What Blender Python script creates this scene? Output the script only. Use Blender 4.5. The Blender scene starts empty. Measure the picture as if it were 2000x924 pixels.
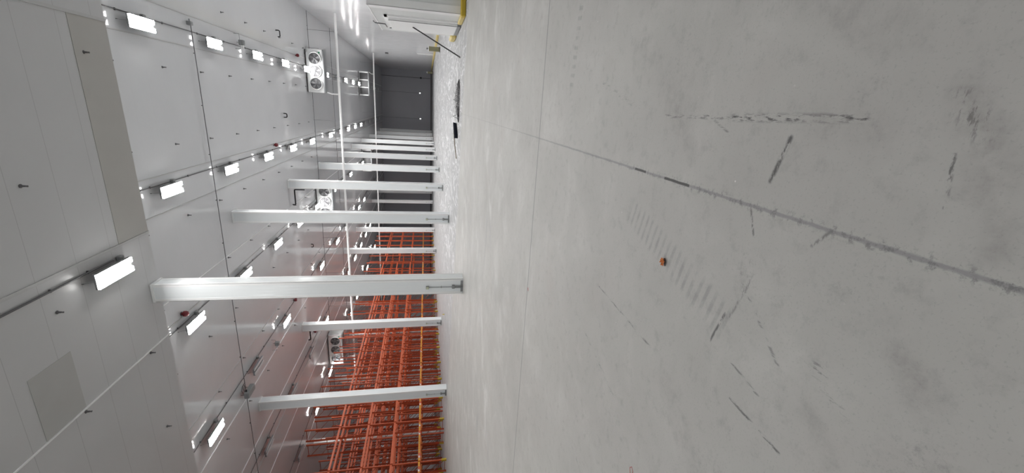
import bpy, math, random
from mathutils import Vector, Matrix
random.seed(7)
S = bpy.context.scene
COL = S.collection
PI = math.pi

# ------------------------------------------------------------------ helpers
class MB:
    """collects boxes, bars, tubes and discs; build() links them as one mesh object"""
    def __init__(self): self.v, self.f, self.s = [], [], []
    def add(self, vs, fs, smooth=False):
        b = len(self.v); self.v += [tuple(p) for p in vs]
        for q in fs: self.f.append(tuple(b + i for i in q)); self.s.append(smooth)
        return self
    def box(self, x0, x1, y0, y1, z0, z1):
        vs = [(x, y, z) for z in (z0, z1) for y in (y0, y1) for x in (x0, x1)]
        return self.add(vs, [(0, 2, 3, 1), (4, 5, 7, 6), (0, 1, 5, 4), (2, 6, 7, 3), (0, 4, 6, 2), (1, 3, 7, 5)])
    def cbox(self, c, s):
        return self.box(c[0]-s[0]/2, c[0]+s[0]/2, c[1]-s[1]/2, c[1]+s[1]/2, c[2]-s[2]/2, c[2]+s[2]/2)
    def chamfer(self, x0, x1, y0, y1, z0, z1, b):
        """box with chamfered edges on all sides"""
        X, Y, Z = (x0, x1), (y0, y1), (z0, z1)
        vs, idx = [], {}
        for i in (0, 1):
            for j in (0, 1):
                for k in (0, 1):
                    sx, sy, sz = (1-2*i)*b, (1-2*j)*b, (1-2*k)*b
                    for a in range(3):
                        p = [X[i]+sx, Y[j]+sy, Z[k]+sz]; p[a] = (X[i], Y[j], Z[k])[a]
                        idx[(i, j, k, a)] = len(vs); vs.append(tuple(p))
        g = lambda i, j, k, a: idx[(i, j, k, a)]
        fs = []
        for i in (0, 1):
            fs += [(g(i,0,0,0), g(i,1,0,0), g(i,1,1,0), g(i,0,1,0)), (g(0,i,0,1), g(1,i,0,1), g(1,i,1,1), g(0,i,1,1)), (g(0,0,i,2), g(1,0,i,2), g(1,1,i,2), g(0,1,i,2))]
            for j in (0, 1):
                fs += [(g(0,i,j,1), g(1,i,j,1), g(1,i,j,2), g(0,i,j,2)), (g(i,0,j,0), g(i,1,j,0), g(i,1,j,2), g(i,0,j,2)), (g(i,j,0,0), g(i,j,1,0), g(i,j,1,1), g(i,j,0,1))]
                for k in (0, 1): fs.append((g(i,j,k,0), g(i,j,k,1), g(i,j,k,2)))
        return self.add(vs, fs)
    def bar(self, a, b, w, h, up=(0, 0, 1)):
        a, b = Vector(a), Vector(b); d = (b-a).normalized(); u = Vector(up)
        if abs(d.dot(u)) > .98: u = Vector((1, 0, 0))
        s = d.cross(u).normalized(); t = s.cross(d).normalized()
        vs = [p + s*w/2*i + t*h/2*j for p in (a, b) for i, j in ((-1, -1), (1, -1), (1, 1), (-1, 1))]
        return self.add(vs, [(0, 1, 2, 3), (7, 6, 5, 4), (0, 4, 5, 1), (1, 5, 6, 2), (2, 6, 7, 3), (3, 7, 4, 0)])
    def tube(self, pts, r, n=10, closed=False):
        pts = [Vector(p) for p in pts]; m = len(pts); rings = []
        for i, p in enumerate(pts):
            a = pts[i-1] if (i > 0 or closed) else p; b = pts[(i+1) % m] if (i < m-1 or closed) else p
            d = ((p-a).normalized() if (p-a).length > 1e-9 else Vector()) + ((b-p).normalized() if (b-p).length > 1e-9 else Vector())
            d.normalize()
            if i == 0:
                u = d.cross(Vector((0, 0, 1)))
                if u.length < .1: u = d.cross(Vector((1, 0, 0)))
            else: u = u - d*u.dot(d)
            u.normalize(); w = d.cross(u)
            rr = r[i] if isinstance(r, (list, tuple)) else r
            rings.append([p + (u*math.cos(2*PI*k/n) + w*math.sin(2*PI*k/n))*rr for k in range(n)])
        vs = [q for g in rings for q in g]; fs = []
        for i in range(m if closed else m-1):
            j = (i+1) % m
            for k in range(n): fs.append((i*n+k, i*n+(k+1) % n, j*n+(k+1) % n, j*n+k))
        self.add(vs, fs, True)
        if not closed: self.add(rings[0], [tuple(range(n))[::-1]]); self.add(rings[-1], [tuple(range(n))])
        return self
    def lathe(self, prof, c=(0, 0, 0), n=24, axis='z'):
        vs = []
        for r, z in prof:
            for k in range(n):
                a = 2*PI*k/n; p = (r*math.cos(a), r*math.sin(a), z)
                if axis == 'y': p = (p[0], z, p[1])
                if axis == 'x': p = (z, p[0], p[1])
                vs.append((p[0]+c[0], p[1]+c[1], p[2]+c[2]))
        fs = [(i*n+k, i*n+(k+1) % n, (i+1)*n+(k+1) % n, (i+1)*n+k) for i in range(len(prof)-1) for k in range(n)]
        return self.add(vs, fs, True)
    def build(self, name, m, parent=None, loc=None):
        me = bpy.data.meshes.new(name); me.from_pydata(self.v, [], self.f)
        me.polygons.foreach_set('use_smooth', self.s); me.update()
        import bmesh
        bm = bmesh.new(); bm.from_mesh(me); bmesh.ops.recalc_face_normals(bm, faces=bm.faces); bm.to_mesh(me); bm.free()
        if m: me.materials.append(m)
        o = bpy.data.objects.new(name, me); COL.objects.link(o)
        if parent: o.parent = parent
        if loc: o.location = loc
        return o

def tag(o, label=None, cat=None, group=None, kind=None):
    if label: o['label'] = label
    if cat: o['category'] = cat
    if group: o['group'] = group
    if kind: o['kind'] = kind
    return o
def empty(name, loc, label, cat, group=None, rz=0, kind=None):
    o = bpy.data.objects.new(name, None); COL.objects.link(o); o.empty_display_size = .2
    o.location = loc; o.rotation_euler = (0, 0, rz); return tag(o, label, cat, group, kind)
KIDS = {}
def kids(o): return [c for c in bpy.data.objects if c.parent == o]
def copy_tree(src, tree=None, parent=None):
    c = src.copy(); COL.objects.link(c)
    if parent: c.parent = parent
    for ch in tree_of(src): copy_tree(ch, None, c)
    return c
_tree = {}
def tree_of(o):
    if o.name not in _tree: _tree[o.name] = kids(o)
    return _tree[o.name]
ORD = 'zeroth first second third fourth fifth sixth seventh eighth ninth tenth eleventh twelfth thirteenth fourteenth fifteenth sixteenth'.split()

# ------------------------------------------------------------------ materials
class NT:
    def __init__(self, name):
        self.m = bpy.data.materials.new(name); self.m.use_nodes = True
        self.t = self.m.node_tree; self.n = self.t.nodes; self.l = self.t.links
        self.b = self.n['Principled BSDF']
    def put(self, sock, v):
        if hasattr(v, 'is_output') or isinstance(v, bpy.types.NodeSocket): self.l.new(v, sock)
        else:
            if isinstance(v, (tuple, list)) and len(v) == 3 and sock.type == 'RGBA': v = (*v, 1)
            sock.default_value = v
    def math(self, op, a, b=0., c=0., clamp=False):
        n = self.n.new('ShaderNodeMath'); n.operation = op; n.use_clamp = clamp
        for i, v in enumerate((a, b, c)): self.put(n.inputs[i], v)
        return n.outputs[0]
    def coords(self, kind='Object'): return self.n.new('ShaderNodeTexCoord').outputs[kind]
    def sep(self, v):
        n = self.n.new('ShaderNodeSeparateXYZ'); self.l.new(v, n.inputs[0]); return n.outputs
    def comb(self, x, y, z):
        n = self.n.new('ShaderNodeCombineXYZ')
        for i, v in enumerate((x, y, z)): self.put(n.inputs[i], v)
        return n.outputs[0]
    def map(self, v, scale=(1, 1, 1), rot=(0, 0, 0), loc=(0, 0, 0)):
        n = self.n.new('ShaderNodeMapping'); self.l.new(v, n.inputs[0])
        n.inputs['Location'].default_value = loc; n.inputs['Rotation'].default_value = rot; n.inputs['Scale'].default_value = scale
        return n.outputs[0]
    def noise(self, v, scale, detail=4., rough=.55, dist=0.):
        n = self.n.new('ShaderNodeTexNoise'); self.l.new(v, n.inputs['Vector'])
        n.inputs['Scale'].default_value = scale; n.inputs['Detail'].default_value = detail
        n.inputs['Roughness'].default_value = rough; n.inputs['Distortion'].default_value = dist
        return n.outputs['Fac']
    def ss(self, v, a, b, lo=0., hi=1.):
        n = self.n.new('ShaderNodeMapRange'); n.interpolation_type = 'SMOOTHSTEP'
        self.put(n.inputs[0], v); n.inputs[1].default_value = a; n.inputs[2].default_value = b
        n.inputs[3].default_value = lo; n.inputs[4].default_value = hi
        return n.outputs[0]
    def mix(self, f, a, b):
        n = self.n.new('ShaderNodeMix'); n.data_type = 'RGBA'
        self.put(n.inputs[0], f); self.put(n.inputs[6], a); self.put(n.inputs[7], b); return n.outputs[2]
    def bump(self, h, strength, dist=.01):
        n = self.n.new('ShaderNodeBump'); self.put(n.inputs['Height'], h)
        n.inputs['Strength'].default_value = strength; n.inputs['Distance'].default_value = dist
        self.l.new(n.outputs[0], self.b.inputs['Normal'])
    def set(self, **k):
        for a, v in k.items(): self.put(self.b.inputs[a.replace('_', ' ')], v)
        return self

def plain(name, col, rough=.5, metal=0., var=.06, scale=6., spec=.5):
    t = NT(name); p = t.coords()
    n = t.noise(p, scale, 5)
    t.set(Base_Color=t.mix(n, tuple(c*(1-var) for c in col), tuple(min(1, c*(1+var)) for c in col)), Roughness=rough, Metallic=metal)
    t.b.inputs['Specular IOR Level'].default_value = spec
    return t.m

def panel_mat(name, col, axis, pitch, rough, ripple, seam=.75, seam_w=.012, seam_off=0., spec=.5):
    """coated steel sandwich panel: seams across 'axis', fine rolling ripple that smears reflections"""
    t = NT(name); p = t.coords(); s = t.sep(p); a = s['XYZ'.index(axis)]
    fr = t.math('FRACT', t.math('DIVIDE', t.math('ADD', a, 500*pitch+seam_off), pitch))
    d = t.math('MULTIPLY', t.math('MINIMUM', fr, t.math('SUBTRACT', 1., fr)), pitch)
    line = t.ss(d, 0., seam_w, 1., 0.)
    n = t.noise(p, .5, 5); n2 = t.noise(p, 9., 3)
    c = t.mix(n, tuple(x*.95 for x in col), tuple(min(1, x*1.04) for x in col))
    c = t.mix(t.math('MULTIPLY', line, 1-seam), c, (.1, .1, .1))
    t.set(Base_Color=c, Roughness=t.math('MULTIPLY_ADD', n2, .08, rough-.04))
    t.b.inputs['Specular IOR Level'].default_value = spec
    # fine rolled ribs: the true facet normals swing along the rib axis, smearing reflections that way
    geo = t.n.new('ShaderNodeNewGeometry')
    w = t.math('ADD', t.math('SINE', t.math('MULTIPLY', a, 2*PI/.13)), t.math('MULTIPLY', t.math('SUBTRACT', t.noise(p, .8, 2), .5), .8))
    amp = t.math('MULTIPLY', w, ripple)
    off = t.comb(*[amp if ax == axis else 0. for ax in 'XYZ'])
    ad = t.n.new('ShaderNodeVectorMath'); ad.operation = 'ADD'; t.l.new(geo.outputs['Normal'], ad.inputs[0]); t.l.new(off, ad.inputs[1])
    no = t.n.new('ShaderNodeVectorMath'); no.operation = 'NORMALIZE'; t.l.new(ad.outputs[0], no.inputs[0])
    t.l.new(no.outputs[0], t.b.inputs['Normal'])
    return t.m

M = {}
M['ceil'] = panel_mat('ceiling_panel', (.655, .665, .68), 'Y', 1.16, .1, .005, .93, .008, spec=.65)
M['ceil_near'] = panel_mat('ceiling_panel_matt', (.545, .547, .552), 'Y', 1.34, .3, .004, .62, .012, .26)
M['ceil_beige'] = plain('dusty_panel', (.46, .45, .427), .6, 0, .06, 1.2)
M['ceil_grey'] = plain('smudged_panel', (.455, .455, .445), .6, 0, .07, 1.2)
M['wall'] = panel_mat('wall_panel', (.82, .835, .85), 'Y', 1.15, .14, .09, .93, .008)
M['wall_far'] = panel_mat('far_wall_panel_shaded', (.47, .48, .525), 'X', 1.15, .25, .02, .9, .01)  # white wall panel darkened in colour to stand for the unlit far end
M['vest'] = panel_mat('vestibule_panel', (.68, .70, .695), 'Z', 1.2, .3, .004, .95, .006)
M['col'] = panel_mat('column_cladding', (.80, .835, .85), 'X', 5., .2, .02, 1., .004, 2.)
M['white'] = plain('white_paint', (.82, .83, .83), .35, 0, .03)
M['door'] = plain('white_door_skin', (.86, .87, .87), .4, 0, .02)
M['pipe'] = plain('white_pipe_jacket', (.92, .92, .92), .35, 0, .02)
M['grey'] = plain('grey_box', (.27, .28, .28), .5, 0, .08)
M['galv'] = plain('galvanised_steel', (.33, .34, .35), .4, .7, .12, 12)
M['dark'] = plain('dark_conduit', (.13, .13, .135), .5, .3, .1)
M['black'] = plain('black_rubber', (.012, .012, .013), .55, 0, .2)
M['red'] = plain('red_plastic', (.17, .014, .02), .4, 0, .1)
M['trim'] = plain('ceiling_trim', (.5, .5, .5), .4, 0, .05)
M['trim_white'] = plain('white_trim', (.84, .84, .84), .3, 0, .03)
M['yellow'] = plain('yellow_kerb_paint', (.52, .37, .03), .5, 0, .1, 4)
M['yellow_pale'] = plain('worn_yellow_paint', (.64, .52, .2), .55, 0, .12, 4)
M['olive'] = plain('olive_cover', (.2, .19, .11), .5, 0, .15, 3)
M['tan_wood'] = plain('tan_handle', (.2, .16, .1), .6, 0, .15, 20)
M['navy'] = plain('dark_bristles', (.012, .014, .03), .8, 0, .3, 40)
M['unit'] = plain('unit_casing', (.74, .75, .75), .3, 0, .04)
M['fan'] = plain('fan_guard', (.1, .1, .105), .45, .4, .1)
M['blade'] = plain('fan_blade', (.22, .22, .23), .5, .2, .1)
M['green'] = plain('green_sticker', (.02, .25, .13), .5)
M['orange_scrap'] = plain('orange_scrap', (.62, .2, .05), .6, 0, .3, 60)
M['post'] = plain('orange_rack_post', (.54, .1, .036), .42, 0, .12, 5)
M['brace'] = plain('orange_rack_brace_shaded', (.3, .05, .02), .5, 0, .12, 5)  # rack orange darkened to stand for the shaded gaps inside the racks
M['red_paint'] = plain('red_marker_paint', (.42, .13, .12), .7, 0, .2, 30)

def fin_mat():
    t = NT('coil_fins'); s = t.sep(t.coords())
    w = t.math('SINE', t.math('MULTIPLY', s[0], 2*PI/.02))
    t.set(Base_Color=t.mix(t.math('MULTIPLY_ADD', w, .5, .5), (.03, .03, .032), (.1, .1, .105)), Roughness=.5, Metallic=.3)
    return t.m
M['fins'] = fin_mat()

def emit(name, col, st):
    t = NT(name); t.set(Base_Color=(.9, .9, .9), Emission_Color=col); t.b.inputs['Emission Strength'].default_value = st
    return t.m
LAMP = 70.
M['lamp'] = emit('lit_lamp_lens', (1., .985, .965), LAMP)
M['lamp_end'] = emit('lit_lamp_lens_end', (1., .985, .965), LAMP*.25)
M['lamp_off'] = plain('unlit_lamp_lens', (.7, .71, .72), .15, 0, .03)
M['signal'] = emit('small_white_lamp', (1., 1., 1.), 1.6)

def beam_mat(label):
    t = NT('orange_rack_beam_labelled' if label else 'orange_rack_beam'); p = t.coords(); s = t.sep(p)
    n = t.noise(p, 3., 5)
    c = t.mix(n, (.52, .098, .034), (.66, .135, .047))  # orange lightened to suggest brightly lit beam edges
    if label:   # shelf labels stuck along the face: yellow and white blocks
        cell = t.math('FLOOR', t.math('DIVIDE', s[1], .23)); fr = t.math('FRACT', t.math('DIVIDE', s[1], .23))
        wn = t.n.new('ShaderNodeTexWhiteNoise'); wn.noise_dimensions = '1D'; t.l.new(cell, wn.inputs['W'])
        r = wn.outputs['Value']
        inz = t.math('LESS_THAN', t.math('ABSOLUTE', s[2]), .055)
        iny = t.math('GREATER_THAN', fr, .2)
        yl = t.math('MULTIPLY', t.math('MULTIPLY', t.math('LESS_THAN', r, .62), iny), inz)
        wh = t.math('MULTIPLY', t.math('MULTIPLY', t.math('GREATER_THAN', r, .82), iny), inz)
        c = t.mix(yl, c, (.66, .38, .02)); c = t.mix(wh, c, (.7, .7, .68))
    t.set(Base_Color=c, Roughness=.4)
    return t.m
M['beam'] = beam_mat(False); M['beam_l'] = beam_mat(True)

def floor_mat():
    t = NT('worn_concrete'); P = t.coords(); s = t.sep(P); X, Y = s[0], s[1]
    big = t.noise(P, .22, 6, .6); mid = t.noise(P, 1.1, 7, .62, .4); fine = t.noise(P, 9., 8, .7); grain = t.noise(P, 90., 3, .6)
    c = t.mix(t.ss(big, .3, .7), (.40, .395, .377), (.47, .466, .447))
    c = t.mix(t.math('MULTIPLY', t.ss(mid, .5, .75), .5), c, (.36, .355, .34))
    c = t.mix(t.math('MULTIPLY', t.ss(mid, .5, .28), .5), c, (.54, .535, .515))
    c = t.mix(t.math('MULTIPLY', t.ss(fine, .5, .75), .5), c, (.27, .265, .255))
    c = t.mix(t.math('MULTIPLY', t.ss(grain, .56, .7), .3), c, (.24, .24, .23))
    warm = t.noise(P, .8, 3)
    c = t.mix(t.math('MULTIPLY', t.ss(warm, .55, .75), .25), c, (.40, .355, .33))
    def far(a, b): return t.ss(Y, a, b)
    # unswept dusty zone beyond a wavering line about 17 m away
    wob = t.math('ADD', Y, t.math('MULTIPLY', t.noise(P, .3, 2), 2.))
    edge = t.math('MULTIPLY_ADD', X, -.36, wob)
    zone = t.ss(t.math('MULTIPLY_ADD', X, .36, wob), 18.6, 19.6)
    c = t.mix(t.math('MULTIPLY', zone, .65), c, (.325, .333, .352))
    PS = t.map(P, scale=(1, .3, 1)); sw = t.noise(PS, .55, 3, .5, 1.8)
    r1 = t.ss(t.math('ABSOLUTE', t.math('SUBTRACT', sw, .5)), .0, .035, 1., 0.)
    sw2 = t.noise(t.map(P, scale=(1, .3, 1), loc=(31, 7, 0)), 1., 3, .5, 1.4)
    r2 = t.ss(t.math('ABSOLUTE', t.math('SUBTRACT', sw2, .5)), .0, .03, 1., 0.)
    near = t.ss(t.math('ADD', t.math('ABSOLUTE', t.math('ADD', X, .5)), 0.), 9., 16., 1., .25)
    ridge = t.math('MULTIPLY', t.math('MULTIPLY', t.math('MAXIMUM', r1, t.math('MULTIPLY', r2, .7)), zone), near)
    c = t.mix(t.math('MULTIPLY', ridge, .8), c, (.72, .72, .73))
    # streaks of wheel dust across the middle of the floor
    st = t.noise(t.map(P, scale=(.8, 1.2, 1), rot=(0, 0, .6)), .8, 7, .62, .6)
    c = t.mix(t.math('MULTIPLY', t.math('MULTIPLY', t.ss(st, .53, .72), far(3., 8)), .7), c, (.6, .597, .58))
    st2 = t.noise(t.map(P, scale=(.45, 1., 1), rot=(0, 0, -.9), loc=(9, 4, 0)), 1.3, 7, .62, .6)
    c = t.mix(t.math('MULTIPLY', t.math('MULTIPLY', t.ss(st2, .55, .75), far(3.5, 9)), .6), c, (.31, .315, .32))
    # scuffs: (x0,y0,x1,y1,half width,strength,noise scale,threshold)
    def seg(x0, y0, x1, y1):
        dx, dy = x1-x0, y1-y0; L2 = dx*dx+dy*dy
        px, py = t.math('SUBTRACT', X, x0), t.math('SUBTRACT', Y, y0)
        u = t.math('DIVIDE', t.math('ADD', t.math('MULTIPLY', px, dx), t.math('MULTIPLY', py, dy)), L2, clamp=True)
        ex, ey = t.math('SUBTRACT', px, t.math('MULTIPLY', u, dx)), t.math('SUBTRACT', py, t.math('MULTIPLY', u, dy))
        return t.math('SQRT', t.math('ADD', t.math('MULTIPLY', ex, ex), t.math('MULTIPLY', ey, ey))), u
    scr = t.noise(P, 28., 8, .75)
    scrY = t.noise(t.map(P, scale=(1, .22, 1)), 46., 8, .72); scrX = t.noise(t.map(P, scale=(.3, 1, 1)), 46., 8, .72)
    for x0, y0, x1, y1, w, k, th in SCUFFS:
        d, u = seg(x0, y0, x1, y1)
        d = t.math('ADD', d, t.math('MULTIPLY', t.math('SUBTRACT', mid, .5), w*1.2))
        m = t.math('MULTIPLY', t.ss(d, w*.1, w, 1., 0.), t.ss(scrX if abs(x1-x0) > abs(y1-y0) else scrY, th, th+.1))
        c = t.mix(t.math('MULTIPLY', m, k), c, (.07, .07, .07))
    # broad soft stains
    for x0, y0, x1, y1, w, k in STAINS:
        d, u = seg(x0, y0, x1, y1)
        d = t.math('ADD', d, t.math('MULTIPLY', t.math('SUBTRACT', mid, .5), w*1.6))
        m = t.math('MULTIPLY', t.ss(d, 0., w, 1., 0.), t.ss(fine, .3, .62))
        c = t.mix(t.math('MULTIPLY', m, k*.75), c, (.2, .186, .176))
    # blotchy grime near the camera
    gr = t.math('MULTIPLY', t.ss(t.noise(P, 2.3, 4), .52, .72), t.ss(scr, .5, .66))
    c = t.mix(t.math('MULTIPLY', t.math('MULTIPLY', gr, t.ss(Y, 1., 5., 1., 0.)), .5), c, (.16, .155, .15))
    # tyre tread prints
    for x0, y0, x1, y1, w, pit, k in TREADS:
        d, u = seg(x0, y0, x1, y1); L = math.hypot(x1-x0, y1-y0)
        wav = t.math('SINE', t.math('MULTIPLY', t.math('ADD', t.math('MULTIPLY', u, L), t.math('MULTIPLY', mid, .05)), 2*PI/pit))
        m = t.math('MULTIPLY', t.math('MULTIPLY', t.ss(d, w*.6, w, 1., 0.), t.ss(wav, -.2, .8)), t.ss(fine, .3, .6))
        c = t.mix(t.math('MULTIPLY', m, k), c, (.23, .23, .225))
    # sawn joints
    jx = t.math('ABSOLUTE', t.math('ADD', t.math('ADD', X, .37), t.math('MULTIPLY', t.math('SUBTRACT', fine, .5), .012)))
    c = t.mix(t.math('MULTIPLY', t.ss(t.math('ADD', jx, t.math('MULTIPLY', t.math('SUBTRACT', scrY, .5), .02)), .003, .013, 1., 0.), t.ss(Y, 9, 2.4, .25, .6)), c, (.17, .17, .18))
    c = t.mix(t.math('MULTIPLY', t.math('MULTIPLY', t.ss(jx, .008, .04, 1., 0.), t.ss(scr, .5, .62)), t.ss(Y, 5, 2, 0., .7)), c, (.14, .14, .14))
    for a, b in ((2.15, 2.42), (2.66, 2.82)):
        g = t.math('MULTIPLY', t.math('GREATER_THAN', Y, a), t.math('LESS_THAN', Y, b))
        c = t.mix(t.math('MULTIPLY', g, t.ss(jx, .005, .011, .9, 0.)), c, (.02, .02, .02))
    jy = t.math('ABSOLUTE', t.math('ADD', t.math('SUBTRACT', Y, 5.585), t.math('MULTIPLY', t.math('SUBTRACT', mid, .5), .02)))
    c = t.mix(t.ss(jy, .01, .024, .6, 0.), c, (.13, .13, .13))
    # white flecks
    vo = t.n.new('ShaderNodeTexVoronoi'); t.l.new(P, vo.inputs['Vector']); vo.inputs['Scale'].default_value = 7.
    c = t.mix(t.math('MULTIPLY', t.ss(vo.outputs['Distance'], .03, .045, 1., 0.), t.ss(mid, .5, .6)), c, (.66, .65, .63))
    t.set(Base_Color=c, Roughness=t.math('MULTIPLY_ADD', mid, .2, .42))
    t.b.inputs['Specular IOR Level'].default_value = .4
    t.bump(t.math('ADD', fine, t.math('MULTIPLY', mid, .6)), .15, .004)
    return t.m
SCUFFS = [(.01, 2.53, .02, 1.9, .02, .6, .5), (.02, 1.9, .04, 1.24, .028, .95, .47), (-.05, 1.53, -.24, 1.58, .02, .95, .44), (.03, 2.1, -.06, 1.9, .012, .5, .48),
          (-.05, .95, -.2, .93, .012, .8, .5), (.1, .98, .02, .9, .06, .7, .52), (-1.46, 3.16, -1.5, 2.24, .012, .7, .46), (-.94, 1.66, -1.13, 1.72, .012, .85, .42), (-.72, 1.62, -1.0, 1.3, .012, .5, .5),
          (-1.33, 1.5, -1.36, 1.18, .012, .8, .47), (-1.15, 1.55, -1.2, 1.35, .01, .6, .47), (-1.0, 1.0, -.9, 1.13, .05, .6, .53), (-.7, 1.55, -.95, 1.63, .015, .5, .48), (-.5, 1.6, -.37, 1.66, .01, .7, .45),
          (-.45, 1.3, -.37, 1.24, .012, .6, .45), (-2.0, 3.4, -2.2, 2.6, .02, .4, .5), (-3.3, 3.6, -3.5, 2.4, .02, .4, .5), (.25, 3.6, .05, 2.9, .03, .35, .5), (-2.9, 6.2, -4.2, 7.0, .05, .3, .5)]
TREADS = [(-.68, 2.78, -1.0, 1.62, .12, .062, .5), (1.25, 4.35, .25, 4.45, .07, .09, .5), (.25, 4.45, -.25, 4.3, .05, .075, .22)]
STAINS = [(.12, .98, -.12, .84, .09, .5), (.02, 1.42, .0, 1.18, .14, .28), (-.62, .95, -.8, .8, .1, .4), (-1.1, 1.12, -1.2, .98, .08, .4), (-.2, .8, -.3, .78, .05, .5), (.1, 2.5, -.15, 2.2, .15, .25), (.45, 3., .1, 2.3, .2, .22), (-1.6, 2., -1.9, 1.6, .16, .25), (.5, 1.6, .3, 1.2, .12, .3)]
M['floor'] = floor_mat()

# ------------------------------------------------------------------ the shell
XL, XR, YB, YF = -54., 7.7, -9., 118.
HN, HF, STEP = 11.18, 12.72, 16.38
def struct(name, mb, m, parent=None):
    o = mb.build(name, m, parent)
    if not parent: o['kind'] = 'structure'
    return o
struct('floor', MB().box(XL-.4, XR+.4, YB-.4, YF+.4, -.3, 0), M['floor'])
struct('ceiling', MB().box(XL-.4, XR+.4, STEP, YF+.4, HF, HF+.12), M['ceil'])
struct('ceiling_lower', MB().box(XL-.4, XR+.4, YB-.4, STEP, HN, HF+.12), M['ceil_near'])
struct('wall_right', MB().box(XR, XR+.3, YB-.4, YF+.4, 0, HF), M['wall'])
struct('wall_left', MB().box(XL-.3, XL, YB-.4, YF+.4, 0, HF), M['wall'])
struct('wall_far', MB().box(XL, XR, YF, YF+.3, 0, HF), M['wall_far'])
struct('wall_back', MB().box(XL, XR, YB-.3, YB, 0, HN), M['wall_far'])
struct('baseboard_far', MB().box(XL, XR, YF-.12, YF, 0, .32), M['dark'])
# odd panels of the lower ceiling, one dusty strip and one smudged patch
o = struct('trim_1', MB().box(-4.95, 1.78, 14.86, STEP-.02, HN-.012, HN), M['ceil_beige'])
o = struct('trim_2', MB().box(-9.04, -7.2, 10.86, 12.2, HN-.012, HN), M['ceil_grey'])
k = 3
def trim(x, y0, y1, z, w, m, h=.03):
    global k
    struct('trim_%d' % k, MB().box(x-w/2, x+w/2, y0, y1, z-h, z), m); k += 1
trim(1.8, YB, STEP, HN, .09, M['trim']); trim(-5.0, YB, STEP, HN, .09, M['trim']); trim(-9.08, YB, STEP, HN, .035, M['trim_white'], .04)
for x, w, m in ((1.87, .045, 'trim'), (3.3, .05, 'trim'), (-3.72, .045, 'trim'), (-5.3, .05, 'trim'), (-10.3, .045, 'trim'), (-9.15, .03, 'trim_white'),
                (-15.85, .045, 'trim'), (-18.7, .05, 'trim_white'), (-22.7, .05, 'trim_white'), (-24.6, .045, 'trim'), (-26.7, .045, 'trim_white'), (-31.8, .05, 'trim_white')):
    trim(x, STEP, YF, HF, w, M[m], .035)

# entrance vestibule with its white sliding door
VX, VY0, VY1, VZ = 3.36, 18.1, 24.0, 3.62
v = struct('wall_vestibule', MB().box(VX, XR, VY0, VY1, 0, VZ), M['vest'])
struct('corner_flashing', MB().box(VX-.012, VX+.26, VY0-.012, VY0, .1, VZ).box(VX-.012, VX, VY0-.012, VY0+.5, .1, VZ), M['white'], v)
struct('roof_flashing', MB().box(VX-.02, XR, VY0-.02, VY0+.1, VZ, VZ+.05).box(VX-.02, VX+.1, VY0, VY1, VZ, VZ+.05), M['white'], v)
d = struct('door_1', MB().chamfer(VX-.16, VX-.02, 20.05, 22.6, .16, 3.05, .02), M['door'])
struct('door_frame', MB().box(VX-.06, VX, 19.75, 20.03, .1, 3.2).box(VX-.06, VX, 22.62, 22.85, .1, 3.2).box(VX-.06, VX, 19.75, 22.85, 3.08, 3.25), M['white'], d)
struct('door_gasket', MB().box(VX-.166, VX-.15, 20.035, 20.05, .16, 3.05), M['dark'], d)
struct('bottom_seal', MB().box(VX-.15, VX-.03, 20.1, 22.55, .03, .16), M['grey'], d)
c = tag(MB().tube([(VX-.09, 22.35, 3.29), (VX-.09, 21.6, 3.3), (VX-.09, 21.5, 3.74), (VX-.09, 21.1, 3.76)], .022, 8).build('door_cable', M['dark']),
        'thin dark conduit running up from the top of the white doorway', 'conduit')

kb = tag(MB().chamfer(VX-.14, XR, VY0-.36, VY0-.015, 0, .19, .03).build('floor_kerb', M['yellow']), 'yellow kerb along the front of the grey vestibule wall', 'kerb')
kb = tag(MB().chamfer(VX-.15, VX-.02, VY0+.01, 19.6, 0, .19, .03).build('floor_kerb', M['yellow_pale']), 'pale yellow kerb end beside the white sliding door', 'kerb')
kb = tag(MB().chamfer(VX-.22, VX-.02, 22.9, 24.4, 0, .3, .06).build('floor_kerb', M['yellow_pale']), 'short yellow kerb past the white door, at the vestibule end', 'kerb')
kb = tag(MB().chamfer(XR-.18, XR-.01, 27, YF-.2, 0, .3, .04).build('floor_kerb', M['yellow_pale']), 'long yellow kerb along the foot of the glossy side wall', 'kerb')
ln = MB().box(-24.75, -24.63, 44, 66, 0, .004).build('trim_%d' % k, M['yellow_pale']); ln['kind'] = 'structure'; k += 1

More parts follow.
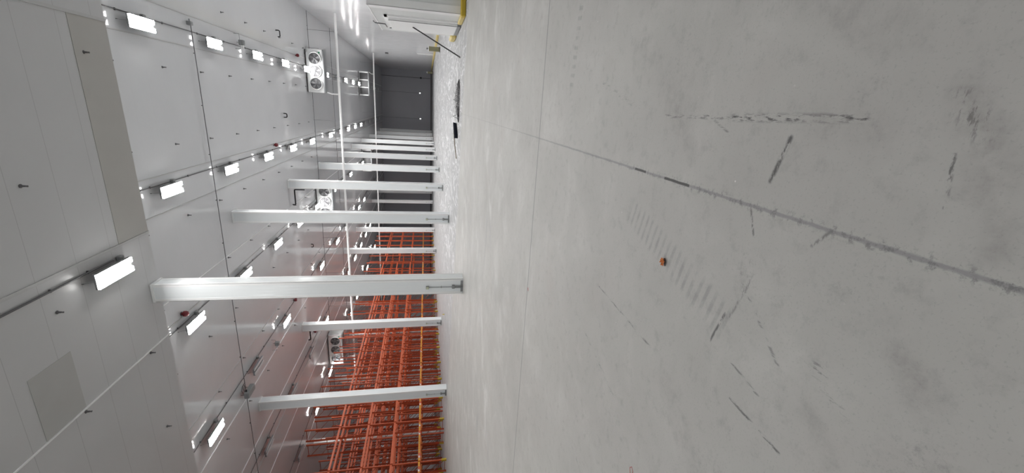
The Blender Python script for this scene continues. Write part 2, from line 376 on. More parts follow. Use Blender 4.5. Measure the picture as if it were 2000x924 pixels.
# ------------------------------------------------------------------ columns
CW = .64
def make_column(h):
    r = empty('support_column', (0, 0, 0), 'white column', 'column', 'white clad columns', kind='thing')
    MB().box(-CW/2, CW/2, 0, .6, 0, h).build('cladding', M['col'], r)
    for sx in (-1, 1):
        for y in (0, .6):
            s = 1 if y == 0 else -1
            x = sx*CW/2
            MB().box(min(x+sx*.008, x-sx*.09), max(x+sx*.008, x-sx*.09), min(y-s*.008, y), max(y-s*.008, y), .02, h-.02).box(min(x, x+sx*.008), max(x, x+sx*.008), min(y-s*.008, y+s*.09), max(y-s*.008, y+s*.09), .02, h-.02).build('corner_trim', M['white'], r)
    MB().box(-CW/2-.03, CW/2+.03, -.03, .63, h-.09, h-.01).build('head_flashing', M['white'], r)
    MB().box(-.24, .26, -.02, -.002, .0, .1).build('base_plate', M['grey'], r)
    b = MB().chamfer(-.075, .05, -.1, -.002, 1.38, 1.5, .012).build('junction_box', M['grey'], r)
    MB().box(-.065, .04, -.108, -.1, 1.39, 1.49).build('box_lid', M['yellow_pale'] if False else plain_lid, b)
    MB().tube([(-.012, -.035, .45), (-.012, -.035, 1.38)], .014, 8).build('conduit', M['grey'], r)
    MB().box(-.05, .03, -.05, -.002, .88, .9).build('pipe_clip', M['grey'], r)
    b = MB().chamfer(-.07, .08, -.11, -.002, .34, .45, .012).build('outlet_box', M['grey'], r)
    MB().tube([(.02, -.045, .0), (.02, -.045, .34)], .022, 8).build('pipe', M['grey'], r)
    MB().tube([(-.035, -.05, .0), (-.035, -.05, .34)], .022, 8).build('pipe', M['grey'], r)
    return r
plain_lid = plain('pale_green_lid', (.55, .58, .42), .5)
colN, colF = make_column(HN), make_column(HF)
tree_of(colN); tree_of(colF)
usedF = False
def place_column(x, kk, near, label):
    global usedF
    if near: o = colN
    elif not usedF: o = colF; usedF = True
    else: o = copy_tree(colF)
    o.location = (x+CW/2, 15.88+10.58*kk, 0); o['label'] = label
for kk in range(10):
    place_column(-7.49, kk, kk == 0, 'white square column, the big one standing under the lowered ceiling edge' if kk == 0 else
                 'white square column, %s behind the big one along the same aisle line' % ORD[kk])
for kk in range(1, 10):
    place_column(-20.92, kk, False, 'white square column, %s in the line between open aisle and orange racks' % ORD[kk])
for kk in range(1, 6):
    place_column(-34.4, kk, False, 'white square column standing inside the orange racks, %s from the front' % ORD[kk])

# ------------------------------------------------------------------ pallet racks
LEV = (2.0, 4.0, 6.05, 8.25); RT = 10.9; DEP = 1.05
def frame_parts(face):
    """upright frame in the XZ plane; front post at x=0 (towards the open floor), rear post at x=-DEP"""
    mb = MB(); z = .2
    while z+.8 < RT:
        mb.bar((-.05, 0, z), (-DEP+.05, 0, z+.8), .026, .036, (0, 1, 0)); z += .8
    for zz in (.12, 5.4, RT-.12): mb.bar((-.05, 0, zz), (-DEP+.05, 0, zz), .035, .045, (0, 1, 0))
    def post(x):
        p = MB()
        p.box(x-.05, x+.05, -.045, -.036, .01, RT).box(x-.05, x+.05, .036, .045, .01, RT).box(x-.05 if x < -.5 else x+.041, x-.041 if x < -.5 else x+.05, -.045, .045, .01, RT)
        p.box(x-.075, x+.075, -.07, .07, 0, .012)
        return p
    gx = 0 if face > 0 else -DEP
    g = MB().box(gx+.052*face if face > 0 else gx-.075, gx+.075 if face > 0 else gx-.052, -.07, .07, .0, .38).box(gx-.06, gx+.06, -.07, -.047, 0, .38).box(gx-.06, gx+.06, .047, .07, 0, .38)
    return mb, post(-.0), post(-DEP), g
def beam(m, x, y0, y1, z, name, parent):
    L = y1-y0
    key = (m, round(L, 3))
    if key not in BEAMS:
        mb = MB().box(-.03, .03, -L/2+.05, L/2-.05, -.075, .075).box(-.045, .045, -L/2+.045, -L/2+.055, -.12, .1).box(-.045, .045, L/2-.055, L/2-.045, -.12, .1)
        o = mb.build(name, M[m], parent, (x, (y0+y1)/2, z)); BEAMS[key] = o
    else:
        o = BEAMS[key].copy(); o.name = name; COL.objects.link(o); o.parent = parent; o.location = (x, (y0+y1)/2, z)
    return o
BEAMS = {}; FR = {}
def rack(x, ys, face, label):
    r = empty('pallet_rack', (x, 0, 0), label, 'pallet rack', 'orange pallet racking')
    for y in ys:
        if face not in FR:
            mb, pf, pr, g = frame_parts(face)
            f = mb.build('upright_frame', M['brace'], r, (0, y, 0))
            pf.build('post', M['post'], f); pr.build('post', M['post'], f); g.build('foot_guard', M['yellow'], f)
            FR[face] = f; tree_of(f)
        else:
            f = copy_tree(FR[face], None, r); f.location = (0, y, 0)
    for a, b in zip(ys, ys[1:]):
        for i, z in enumerate(LEV):
            fm = 'beam_l' if i == 0 else 'beam'
            beam(fm if face > 0 else 'beam', .06, a, b, z, 'front_beam', r)
            beam(fm if face < 0 else 'beam', -DEP-.06, a, b, z, 'rear_beam', r)
    return r
YA = [22.2, 25.0, 29.3, 32.0, 34.75, 37.5, 40.3, 43.1, 45.9, 48.65, 51.4, 54.2, 57., 59.8, 62.6, 66.2]
YB2 = [69.5 + 2.8*i for i in range(7)]
rack(-25.4, YA, 1, 'long orange pallet rack facing the open floor, in front of all others')
rack(-26.85, YA, -1, 'orange pallet rack standing back to back behind the front rack')
rack(-31.2, YA, 1, 'orange pallet rack across the first rack aisle, facing the front pair')
rack(-32.5, YA[1:], -1, 'orange pallet rack back to back behind the second aisle rack, beside the inner columns')
rack(-37.2, YA[1:], 1, 'orange pallet rack across the second rack aisle, behind the inner columns')
rack(-38.5, YA[1:], -1, 'added orange pallet rack back to back across the second rack aisle, darkening the gaps')  # this rack and the next are added to darken the space behind
rack(-43., YA[1:], 1, 'added orange pallet rack beyond the deepest pair, darkening the gaps before the side wall')
rack(-25.4, YB2, 1, 'dark unlit orange pallet rack beyond the cross aisle, facing the open floor')
rack(-31.2, YB2, 1, 'unlit orange pallet rack beyond the cross aisle, standing behind the front one')

# ------------------------------------------------------------------ ceiling lights
ROWX = [2.25, -4.32, -10.82, -17.33, -23.95, -30.5]
STAY = [20.48, 26.46, 32.45, 38.28, 44.5, 52.9, 59.25, 64.7, 70.95, 77., 83.1, 89.15, 95.2, 101.3, 107.]
CONX = [.33, .25, .18, .2, .2, .2]
def make_light(on, drop):
    """hanging twin-module linear high bay; origin on the ceiling above its middle"""
    r = empty('high_bay_light', (0, 0, 0), 'x', 'ceiling light', 'hanging ceiling lights')
    z = -drop
    MB().box(-.24, .24, -.78, .78, z+.0, z+.05).box(-.1, .1, -.7, .7, z+.05, z+.11).build('housing', M['grey'] if on else M['galv'], r)
    fins = MB()
    MB().box(-.245, -.236, -.78, .78, z-.05, z+.02).box(.236, .245, -.78, .78, z-.05, z+.02).build('side_skirt', M['grey'] if on else M['galv'], r)  # added shield that cuts the glow of the lens sides on the ceiling
    for i in range(12): fins.box(-.22, .22, -.7+i*.125, -.688+i*.125, z+.05, z+.085)
    fins.build('heat_sink', M['galv'], r)
    for s in (-1, 1):
        x = s*.15
        l = MB().chamfer(x-.088, x+.088, -.76, .76, z-.07, z, .02).build('lens', M['lamp'] if on else M['lamp_off'], r)
        if on:      # the clear end plates and sides give off far less than the face
            l.data.materials.append(M['lamp_end'])
            for q in l.data.polygons:
                if q.normal.z > -.5: q.material_index = 1
    for s in (-1, 1):
        MB().tube([(0, s*.74, z+.05), (0, s*.9, -.0)], .004, 5).tube([(0, s*.88, -.05), (0, s*.9, 0)], .012, 5).build('hanger_wire', M['dark'], r)
    return r
def finish_light(r, cx, drop):
    MB().chamfer(cx-.09, cx+.09, .55, .75, -.15, -.02, .02).build('junction_box', M['grey'], r)
    MB().tube([(cx, .65, -.14), (cx*.8, .62, -.2), (cx*.2, .5, -drop+.1)], .01, 6).build('cord', M['dark'], r)
PROTO = {}
LIT = {0: {0, 1, 2, 3, 4, 5, 7, 8, 9, 10, 11}, 1: set(range(10)), 2: set(range(10)), 3: {0, 2, 3, 4, 5, 6, 7, 8, 9}, 4: {4, 5, 6, 7, 8, 9, 10}, 5: {3, 4, 6, 7, 8, 9, 11}}  # first row's last two, hidden past the cooler, are lit to brighten the side wall
for i, x in enumerate(ROWX):
    for j, y in enumerate(STAY):
        on = j in LIT[i]
        key = (on, i)
        if key not in PROTO:
            r = make_light(on, .34); finish_light(r, CONX[i], .34); PROTO[key] = r; tree_of(r)
        else: r = copy_tree(PROTO[key])
        r.location = (x, y, HF)
        r['label'] = '%s light, %s from the ceiling step in the %s row from the doorway wall' % ('glowing' if on else 'unlit', ORD[j+1], ORD[i+1])
rn = None
for j, (x, y) in enumerate([(-5.59, 14.02), (-5.47, 7.8), (1.2, 7.8), (-12.1, 7.8), (-18.7, 7.8), (-5.47, 1.9), (-12.1, 1.9)]):
    if rn is None: rn = make_light(True, .28); finish_light(rn, .22, .28); tree_of(rn); r = rn
    else: r = copy_tree(rn)
    r.location = (x, y, HN)
    r['label'] = 'large glowing linear light hanging from the lowered ceiling beside the big column' if j == 0 else 'glowing linear light on the lowered ceiling, %s behind the viewpoint' % ORD[j]

# ------------------------------------------------------------------ conduits on the ceiling
def conduit(pts, r, label, clips, m='dark', name='ceiling_conduit', ax=0):
    root = MB().tube(pts, r, 8).build(name, M[m]); tag(root, label, 'conduit', 'conduits under the ceiling')
    for c in clips:
        s = (.035, .09, .05) if ax == 0 else (.09, .035, .05)
        MB().cbox((0, 0, 0), s).build('clip', M[m], root, (c[0], c[1], c[2]+.03))
    return root
Z1 = HF-.05
for i, x in enumerate(ROWX):
    cx = x+CONX[i]
    conduit([(cx, 18.9, Z1), (cx, 106, Z1)], .022, 'dark conduit along the %s row of lights from the doorway wall' % ORD[i+1], [(cx, 19.6+2.95*q, Z1) for q in range(29)], ax=1)
conduit([(-5.33, YB+.1, HN-.05), (-5.33, 14.4, HN-.05)], .028, 'dark conduit on the lowered ceiling feeding its hanging light', [(-5.33, y, HN-.05) for y in (1, 4, 7, 10, 12.1, 13.4)], ax=1)
Z2 = HF-.13
for y, x1, w in ((24.75, 2.9, 'first'), (46.9, 7.6, 'second'), (57., 7.6, 'third')):
    conduit([(x1, y, Z2), (-53.5, y, Z2)], .019 if y < 30 else .02, 'thin dark conduit running crosswise under the ceiling, %s from the ceiling step' % w,
            [(x1-1.3-2.45*q, y, Z2) for q in range(17)], ax=0)
e = empty('junction_box', (2.93, 24.75, HF), 'small grey junction box at the end of the first crosswise conduit', 'junction box')
MB().chamfer(-.09, .09, -.12, .12, -.2, 0, .02).build('enclosure', M['grey'], e); MB().tube([(.09, 0, -.1), (.2, 0, -.1)], .03, 8).build('gland', M['galv'], e)
e = empty('control_box', (-18.0, 24.7, HF), 'large grey control box hanging under the ceiling with looped cables', 'control box')
MB().chamfer(-.2, .2, -.5, .5, -.5, -.22, .02).build('enclosure', M['grey'], e)
MB().box(-.17, .17, -.515, -.5, -.48, -.24).build('cover', M['galv'], e)
for q in (-.4, .4): MB().tube([(0, q, -.22), (0, q, 0)], .012, 6).build('hanger_rod', M['dark'], e)
for dx in (.12, 0, -.12): MB().tube([(.55, .05-dx, -.1), (.4, dx, -.02), (.28, dx*2-.1, -.06), (dx, -.25+dx, -.22)], .016, 6).build('cable_loop', M['dark'], e)
MB().tube([(.3, -.3, -.3), (.18, -.3, -.3)], .06, 8).build('gland', M['black'], e)
for x, y, w in ((2.78, 30.3, 'first'), (-17.95, 30.2, 'fourth')):
    e = empty('wireless_antenna', (x, y, HF), 'grey antenna box on a wire bracket beside the %s row of lights' % w, 'antenna', 'antenna boxes under the ceiling')
    MB().tube([(.45, -.3, 0), (.45, -.3, -.28), (-.4, -.3, -.28), (-.4, -.3, 0)], .016, 6).build('bracket', M['galv'], e)
    MB().chamfer(-.16, .14, -.16, .1, -.42, -.14, .03).build('enclosure', M['grey'], e)
    MB().tube([(0, 0, -.14), (0, 0, 0)], .02, 6).build('stem', M['galv'], e)
    MB().box(-.3, -.16, -.12, .06, -.36, -.2).build('reflector', M['white'], e)
for x, y, w in ((-10.15, 20.1, 'third row of lights near the ceiling step'), (-3.75, 34.8, 'second row of lights past its third lamp'), (-17.0, 35.6, 'fourth row of lights, beside the big column'),
                (3.25, 42.6, 'first row of lights, by the three fan cooler'), (-23.0, 40.6, 'fifth row of lights above the racks')):
    e = empty('fire_sounder', (x, y, HF), 'red alarm sounder at the %s' % w, 'alarm')
    MB().lathe([(0, -.28), (.1, -.28), (.14, -.2), (.13, -.1), (.06, -.06), (.06, -.0)], n=16).build('body', M['red'], e)
    MB().lathe([(0, -.02), (.1, -.02), (.1, 0), (0, 0)], n=16).build('base', M['dark'], e)

# sprinkler heads
sp = empty('sprinkler_head', (0, 0, 0), 'x', 'sprinkler', 'sprinkler heads under the ceiling')
MB().lathe([(0, 0), (.05, 0), (.052, -.012), (.035, -.03), (.027, -.035), (.024, -.09), (.016, -.1), (0, -.1)], n=12).build('barrel', M['galv_d'] if 'galv_d' in M else M['dark'], sp)
MB().tube([(-.016, 0, -.09), (-.018, 0, -.12), (0, 0, -.145)], .006, 5).tube([(.016, 0, -.09), (.018, 0, -.12), (0, 0, -.145)], .006, 5).tube([(0, 0, -.1), (0, 0, -.145)], .007, 5).build('frame_arms', M['dark'], sp)
MB().lathe([(0, -.145), (.026, -.145), (.026, -.15), (0, -.15)], n=12).build('deflector', M['dark'], sp)
tree_of(sp); first = True
SX = [4.1, .76, -2.52, -5.88, -9.28, -12.5, -15.97, -19.2]
for i, x in enumerate(SX):
    for j in range(9):
        y = 18.75+3.28*j
        if i == 5 and j < 1: pass
        o = sp if first else copy_tree(sp); first = False
        o.location = (x, y, HF)
        o['label'] = 'dark sprinkler, %s from the ceiling step in the %s line from the doorway wall' % (ORD[j+1], ORD[i+1])
for i, (x, y) in enumerate([(.78, 15.2), (-2.55, 12.15), (-5.97, 12.15), (-9.18, 15.2), (-9.18, 12.15), (-12.4, 15.2), (-2.55, 15.3), (-5.97, 15.3)][:6]):
    o = copy_tree(sp); o.location = (x, y, HN)
    o['label'] = ('dark sprinkler head on the dusty beige panel of the lowered ceiling', 'dark sprinkler head alone on the plain lowered ceiling, away from the lights', 'dark sprinkler head on the lowered ceiling below the big glowing light',
                  'dark sprinkler head on the lowered ceiling past the white trim, by the step', 'dark sprinkler head on the lowered ceiling beside the smudged grey panel', 'dark sprinkler head on the lowered ceiling above the rack side, by the step')[i]

# black refrigerant stubs bending under the ceiling
for pts, lab in (([(4.55, 37.8, HF), (4.55, 37.8, HF-.28), (4.1, 37.8, HF-.28), (4.1, 37.8, HF-.12)], 'short black bent pipe under the ceiling near the glossy wall'),
                 ([(-1.85, 37.8, HF), (-1.85, 37.8, HF-.24), (-1.55, 37.8, HF-.24), (-1.55, 37.8, HF-.0)], 'short black bent pipe between the first and second rows of lights'),
                 ([(-9.1, 37.9, HF), (-9.1, 37.9, HF-.24), (-7.78, 37.9, HF-.24), (-7.78, 37.9, HF-1.05)], 'long black bent pipe under the ceiling beside the two fan faces'),
                 ([(-22.75, 38.6, HF), (-22.75, 38.6, HF-.24), (-21.6, 38.6, HF-.24), (-21.6, 38.6, HF)], 'black bent pipe under the ceiling above the orange racks'),
                 ([(-14.5, 42.4, HF), (-14.5, 42.4, HF-.2), (-14.2, 42.4, HF-.2), (-14.2, 42.4, HF)], 'tiny black bent pipe between the big column and its neighbour')):
    rr = .055 if 'long' in lab or 'racks' in lab else .04
    out = []
    for a, p in enumerate(pts):     # round the elbows
        p = Vector(p)
        if 0 < a < len(pts)-1:
            pa, pb = Vector(pts[a-1]), Vector(pts[a+1]); rad = min(.1, (pa-p).length*.45, (pb-p).length*.45)
            u, w = (pa-p).normalized()*rad, (pb-p).normalized()*rad
            for q in range(6):
                tt = q/5; out.append((1-tt)**2*(p+u) + 2*tt*(1-tt)*p + tt*tt*(p+w))
        else: out.append(p)
    tag(MB().tube(out, rr, 10).build('refrigerant_pipe', M['black']), lab, 'pipe', 'black pipes under the ceiling')

# ------------------------------------------------------------------ evaporator coolers
EW, EH, ED = 3.85, 1.58, .95
def make_cooler(label):
    """origin on the ceiling above the middle of the front face; front faces -Y"""
    r = empty('evaporator_cooler', (0, 0, 0), label, 'cooler', 'ceiling hung evaporator coolers')
    t, b = -.13, -.13-EH
    w = EW/2
    MB().box(-w, w, .02, ED, t-.06, t).box(-w, -w+.05, .02, ED, b+.14, t).box(w-.05, w, .02, ED, b+.14, t).box(-w, w, .1, ED, b+.14, t-.08).build('casing', M['unit'], r)
    MB().box(-w, w, .0, .02, b+.14, t).build('front_panel', M['unit'], r)
    MB().box(-w-.02, w+.02, -.1, ED+.12, b+.02, b+.07).box(-w-.02, w+.02, -.1, -.07, b+.02, b+.16).box(-w-.02, w+.02, ED+.09, ED+.12, b+.02, b+.16).build('drip_tray', M['galv'], r)
    MB().box(-w, w, .0, ED, t, t+.05).build('top_rail', M['dark'], r)
    for i in (-1, 0, 1):
        cx, cz = i*1.13+.0, (t+b)/2+.05
        f = MB().lathe([(.5, 0.0), (.55, -.02), (.57, -.1), (.55, -.13), (.52, -.1), (.49, -.02)], (cx, 0, cz), 32, 'y').build('fan_ring', M['unit'], r)
        MB().lathe([(0, -.003), (.5, -.003)], (cx, 0, cz), 32, 'y').build('fan_opening', M['fan'], f)
        g = MB()
        for q in (.12, .22, .31, .4, .48):
            g.tube([(cx+q*math.cos(2*PI*a/28), -.1, cz+q*math.sin(2*PI*a/28)) for a in range(28)], .006, 4, True)
        for a in range(4):
            ca, sa = math.cos(a*PI/4), math.sin(a*PI/4)
            g.tube([(cx-.51*ca, -.1, cz-.51*sa), (cx+.51*ca, -.1, cz+.51*sa)], .008, 4)
        g.build('fan_guard', M['fan'], f)
        bl = MB()
        for a in range(5):
            a0 = a*2*PI/5
            vs = [(cx+q*math.cos(a0+da), -.03+dy, cz+q*math.sin(a0+da)) for q, da, dy in ((.08, -.3, .0), (.45, -.28, .0), (.47, .28, -.045), (.08, .3, -.03))]
            bl.add(vs, [(0, 1, 2, 3)])
        bl.lathe([(0, -.06), (.09, -.06), (.1, -.01)], (cx, 0, cz), 16, 'y')
        bl.build('fan_blades', M['blade'], f)
    for i in (-1, 0, 1):
        MB().box(i*1.2-.52, i*1.2+.52, ED, ED+.02, b+.18, t-.05).build('coil_face', M['fins'], r)
    for x in (-w+.04, -.6, .6, w-.04):
        MB().box(x-.05, x+.05, ED, ED+.07, b+.05, t+.06).build('rear_strut', M['white'], r)
    for x in (-.565, .565): MB().box(x-.03, x+.03, -.03, 0, b+.05, t).build('front_strut', M['white'], r)
    for x in (-w+.1, -.6, .6, w-.1):
        for y in (.1, ED-.1): MB().tube([(x, y, t+.04), (x, y, 0)], .014, 6).build('hanger_rod', M['dark'], r)
    MB().tube([(w-.3, .25, t-.2), (w-.1, -.05, t+.02), (w-.5, -.12, t+.1), (w-.2, -.1, t-.12), (w+.12, -.05, t-.02), (w+.12, .05, b+.4)], .02, 6).build('cable', M['dark'], r)
    MB().box(w-.32, w-.2, -.012, 0, b+.35, b+.5).build('sticker', M['green'], r)
    return r
def branch(r, x, z0, y0, zp, yp):
    pts = [(x, y0, z0), (x, y0, z0-.35), (x-.02, (y0+yp)/2, z0-.45), (x-.02, yp, z0-.5), (x-.02, yp, zp)]
    MB().tube(pts, .06, 10).build('drain_pipe', M['pipe'], r)
cool = make_cooler('three fan cooler under the ceiling in the first row of lights, beside the glossy wall')
tree_of(cool)
CY = 45.55
spots = [(2.2, CY, 0, None), (-10.6, CY, 0, 'three fan cooler in the third row of lights, half hidden by white columns'), (-28.3, CY, 0, 'three fan cooler above the orange racks, reflecting a lamp'),
         (2.4, 79.95, PI, 'far cooler seen from its dark coil side, beside the glossy wall'), (-10.6, 79.95, PI, 'far cooler seen from its coil side, between the distant columns')]
for i, (x, y, rz, lab) in enumerate(spots):
    o = cool if i == 0 else copy_tree(cool)
    o.location = (x, y, HF); o.rotation_euler = (0, 0, rz)
    if lab: o['label'] = lab
b_ = -.13-EH
for i, (x, y, rz, lab) in enumerate(spots):
    yp = 47.1 if y < 60 else 81.7; zp = 10.225 if y < 60 else 10.615
    xs = x-EW/2+.05 if y < 60 else x+EW/2-.05
    sy = .5 if y < 60 else -.5; pts = [(xs, y+sy, HF+b_+.015), (xs, y+sy, HF+b_-.06), (xs-.1, yp, HF+b_-(.2 if y < 60 else .1)), (xs-.1, yp, zp)]
    tag(MB().tube(pts, .065, 10).build('drain_pipe', M['pipe']), 'white drain pipe between the %s and its crosswise pipe' % (
        'first row cooler', 'third row cooler', 'cooler above the racks', 'far cooler by the glossy wall', 'far cooler between columns')[i], 'pipe')
for y, z, w, xr in ((47.1, 10.08, 'long white pipe hung crosswise in front of the distant columns', 7.65), (81.7, 10.47, 'second white pipe hung crosswise, far beyond the first one', 7.65)):
    xs = [6.0-4.2*q for q in range(14)]
    o = MB().tube([(xr, y, z)] + [(x, y, z + (.02 if i % 2 else 0)) for i, x in enumerate(xs)] + [(-53.9, y, z)], .115, 12).build('drain_pipe', M['pipe'])
    tag(o, w, 'pipe')
    for x in xs:
        MB().tube([(x, y, z+.115), (x, y, HF)], .012, 5).build('hanger_rod', M['dark'], o)
        MB().lathe([(.13, -.05), (.13, .05)], (x, y, z), 12, 'x').build('coupling', M['pipe'], o)

# ------------------------------------------------------------------ things along the glossy wall and the far wall
for x, y, hh, lab in ((5.52, 49.6, 1.2, 'olive covered post with a dark knob standing before the glossy wall'), (6.1, 97., 1.15, 'distant olive covered post with a pale knob near the dark far wall')):
    e = empty('guard_post', (x, y, 0), lab, 'post', 'olive guard posts')
    MB().chamfer(-.22, .22, -.22, .22, .06, hh, .04).build('cover', M['olive'], e)
    MB().box(-.27, .27, -.27, .27, 0, .06).build('base_plate', M['dark'], e)
    MB().box(-.24, .24, -.24, .24, hh, hh+.05).build('cap', M['white'], e)
    MB().lathe([(0, .0), (.05, .0), (.05, .06), (.1, .1), (.1, .17), (0, .2)], (0, 0, hh+.05), 12).build('knob', M['dark'] if y < 60 else M['white'], e)
tag(MB().tube([(XR-.08, 76., .3), (XR-.08, 76., 2.95)], .05, 10).tube([(XR-.2, 76., .3), (XR-.2, 76., 2.9)], .03, 8).tube([(XR-.2, 76, 2.9), (XR-.08, 76, 2.95), (XR, 76, 2.95)], .03, 8).build('wall_pipe', M['white']), 'upright white pipe on the glossy wall above the yellow kerb', 'pipe')
e = empty('wall_glint', (XR, 79.9, 8.05), 'small dark block standing in for a lamp reflection high on the glossy wall', 'glint')  # made-up box standing in for a lamp's reflection in the wall
MB().chamfer(-.22, 0, -.3, .3, -.25, .25, .03).build('housing', M['dark'], e); MB().box(-.24, -.22, -.2, .2, -.12, .12).build('glint_plate', M['galv'], e)
for x, z, w in ((2.19, 3.05, 'by the glossy wall'), (-4.28, 2.95, 'by the distant columns')):
    e = empty('wall_lamp', (x, YF, z), 'tiny white lamp on a long conduit on the dark far wall, %s' % w, 'lamp', 'small lamps on the far wall')
    MB().chamfer(-.18, .18, -.16, 0, -.2, .2, .03).build('housing', M['white'], e)
    MB().box(-.13, .13, -.175, -.16, -.15, .15).build('lens', M['signal'], e)
    MB().tube([(0, -.05, .2), (0, -.05, HF-z)], .03, 6).build('conduit', M['dark'], e)
e = empty('wall_conduit', (5.95, YF, 0), 'dark conduit with a black box running down the far wall corner', 'conduit')
MB().tube([(0, -.06, .35), (0, -.06, HF)], .05, 6).build('tube', M['dark'], e); MB().chamfer(-.2, .2, -.2, 0, 2.6, 3.0, .03).build('switch_box', M['black'], e)

# ------------------------------------------------------------------ on the floor
def pole(a, b, r):
    return MB().tube([a, b], r, 10)
o = pole((2.02, 20.2, .03), (3.2, 21.25, 2.08), .028).build('steel_pole', M['black'])
tag(o, 'long black pole leaning from the floor against the white door', 'pole')
MB().tube([(2.0, 20.18, .005), (2.06, 20.235, .1)], .034, 10).build('end_cap', M['dark'], o)

# push broom
e = empty('push_broom', (-1.22, 21.1, 0), 'push broom with dark bristles lying beside the pile of scraps', 'broom')
h0, h1 = Vector((.3, .55, 0)), Vector((-.3, -.5, 0))
dv = (h1-h0).normalized(); nv = Vector((-dv.y, dv.x, 0))
MB().bar(h0+Vector((0, 0, .15)), h1+Vector((0, 0, .15)), .12, .05).build('broom_head', M['navy'], e)
br = MB()
for i in range(46):
    for j in range(5):
        p = h0 + (h1-h0)*((i+.5)/46) + nv*(j-2)*.024
        q = Vector((random.uniform(-.012, .012), random.uniform(-.012, .012), 0))
        br.bar(p+Vector((0, 0, .13)), p+q+nv*(j-2)*.008+Vector((0, 0, .0)), .012, .012)
tag(br.build('bristles', M['navy'], e), kind='stuff')
MB().tube([(-.05, -.02, .17), (-.75, -.03, .1), (-1.36, -.06, .02)], .02, 8).build('handle', M['tan_wood'], e)

# heap of dark scraps: nobody could count them
pm = plain('dark_scrap', (.055, .055, .06), .35, .2, .95, 14); hp = MB()
for i in range(900):
    u = random.random(); x = 1.05-1.82*u + random.gauss(0, .02)
    env = math.sin(PI*min(1, max(0, u))**.8)**.7
    y = 20.3 - .15*u + random.gauss(0, .3)*env; zz = abs(random.gauss(0, .09))*env + .012
    a = random.uniform(0, 2*PI); L = random.uniform(.04, .13); el = random.uniform(-.25, .5)
    d = Vector((math.cos(a)*math.cos(el), math.sin(a)*math.cos(el), math.sin(el)))*L
    if zz - abs(d.z)/2 < .008: zz = .008+abs(d.z)/2
    c = Vector((x, y, zz))
    hp.bar(c-d/2, c+d/2, random.uniform(.008, .022), .006)
for i in range(2): hp.tube([(.1-.75*i, 20.5, .012), (.14-.75*i, 20.75, .1), (.2-.75*i, 20.7+.1*i, .24), (.25-.75*i, 20.9, .1)], .012, 6)
tag(hp.build('scrap_pile', pm), 'low heap of black plastic scraps swept together on the floor', 'scrap pile', kind='stuff')
# crumpled orange scrap with a dark twig edge
sc = empty('floor_scrap', (-.885, 2.26, 0), 'small crumpled orange scrap on the bare concrete', 'scrap')
mb = MB(); n = 7
vs = []
for i in range(n):
    for j in range(n):
        x, y = (i/(n-1)-.5)*.05, (j/(n-1)-.5)*.042
        if (x/.026)**2+(y/.022)**2 > 1: q = math.sqrt((x/.026)**2+(y/.022)**2); x, y = x/q, y/q
        vs.append((x+random.uniform(-.003, .003), y+random.uniform(-.003, .003), .004+random.random()*.016))
fs = [(i*n+j, (i+1)*n+j, (i+1)*n+j+1, i*n+j+1) for i in range(n-1) for j in range(n-1)]
mb.add(vs, fs).add([(x, y, z+.002) for x, y, z in vs], fs); mb.build('crumpled_piece', M['orange_scrap'], sc)
MB().tube([(.026, -.004, .006), (.002, -.026, .012), (-.02, -.022, .006)], [.003, .0035, .002], 6).build('twig', M['black'], sc)

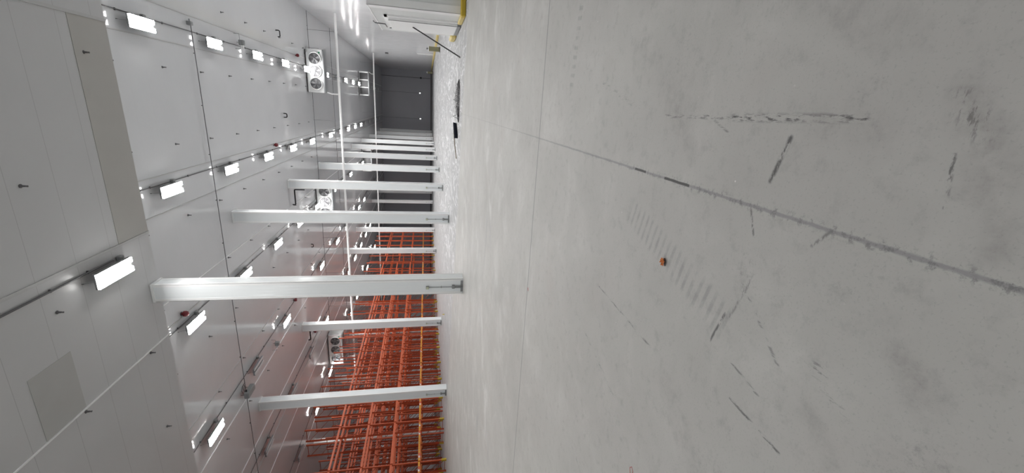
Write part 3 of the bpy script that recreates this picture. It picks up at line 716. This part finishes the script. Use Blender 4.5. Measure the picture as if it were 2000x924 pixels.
def ribbon(pts, w):
    mb = MB(); pts = [Vector(p) for p in pts]; vs = []
    for i, p in enumerate(pts):
        d = (pts[min(i+1, len(pts)-1)]-pts[max(i-1, 0)]).normalized(); nn = Vector((-d.y, d.x, 0))*w/2
        vs += [p-nn, p+nn]
    m = len(vs); up = [(v.x, v.y, .0022) for v in vs]; dn = [(v.x, v.y, .0002) for v in vs]
    fs = [(2*i, 2*i+1, 2*i+3, 2*i+2) for i in range(len(pts)-1)]
    mb.add(up, fs); mb.add(dn, fs)
    return mb
loop = [(-2.555+.028*math.cos(a)*1.0-.055*(1 if a < -.9 else 0), 2.19+.03*math.sin(a), 0) for a in [x*.3 for x in range(-2, 22)]]
lp = [(-2.62, 2.215, 0), (-2.56, 2.205, 0), (-2.52, 2.222, 0), (-2.492, 2.2, 0), (-2.51, 2.178, 0), (-2.55, 2.178, 0), (-2.575, 2.2, 0), (-2.6, 2.172, 0), (-2.64, 2.17, 0)]
tag(ribbon(lp, .007).build('paint_mark', M['red_paint']), 'looped red paint squiggle on the floor at the picture edge', 'paint mark')
tag(ribbon([(-2.6, 5.52, 0), (-2.57, 5.56, 0), (-2.58, 5.52, 0), (-2.555, 5.55, 0)], .02).build('paint_mark', M['red_paint']), 'tiny red paint mark on the crosswise floor joint', 'paint mark')
tag(MB().lathe([(0, .0), (.05, .0), (.06, .05), (.035, .16), (.02, .2), (0, .2)], (-16.6, 31.2, 0), 10).build('floor_bottle', M['yellow_pale']), 'tiny yellowish bottle alone on the floor before the racks', 'bottle')

# ------------------------------------------------------------------ world, camera, view
w = bpy.data.worlds.new('World'); S.world = w; w.use_nodes = True
w.node_tree.nodes['Background'].inputs[0].default_value = (.02, .02, .02, 1)
cam = bpy.data.cameras.new('camera'); co = bpy.data.objects.new('camera', cam); COL.objects.link(co)
f_px, pitch, yaw = 812.6, .204, .306
fw = Vector((-math.sin(yaw), math.cos(yaw), 0)); rt = Vector((math.cos(yaw), math.sin(yaw), 0)); up = Vector((0, 0, 1))
Fv = fw*math.cos(pitch) - up*math.sin(pitch); Uv = fw*math.sin(pitch) + up*math.cos(pitch)
# the phone was held upright, the photo is stored lying on its side: image right = down, image up = right
R = Matrix((-Uv, rt, -Fv)).transposed()
co.matrix_world = Matrix.Translation((0, 0, 1.5)) @ R.to_4x4()
cam.sensor_fit = 'HORIZONTAL'; cam.sensor_width = 36; cam.lens = f_px/2000*36
cam.clip_start = .05; cam.clip_end = 400
S.camera = co
vs_ = S.view_settings; vs_.view_transform = 'Standard'; vs_.look = 'None'; vs_.gamma = 1; vs_.use_curve_mapping = False; vs_.exposure = .58
S.cycles.use_denoising = True
S.cycles.max_bounces = 10; S.cycles.diffuse_bounces = 6; S.cycles.glossy_bounces = 5
S.cycles.sample_clamp_indirect = 8
S.cycles.caustics_reflective = False; S.cycles.caustics_refractive = False
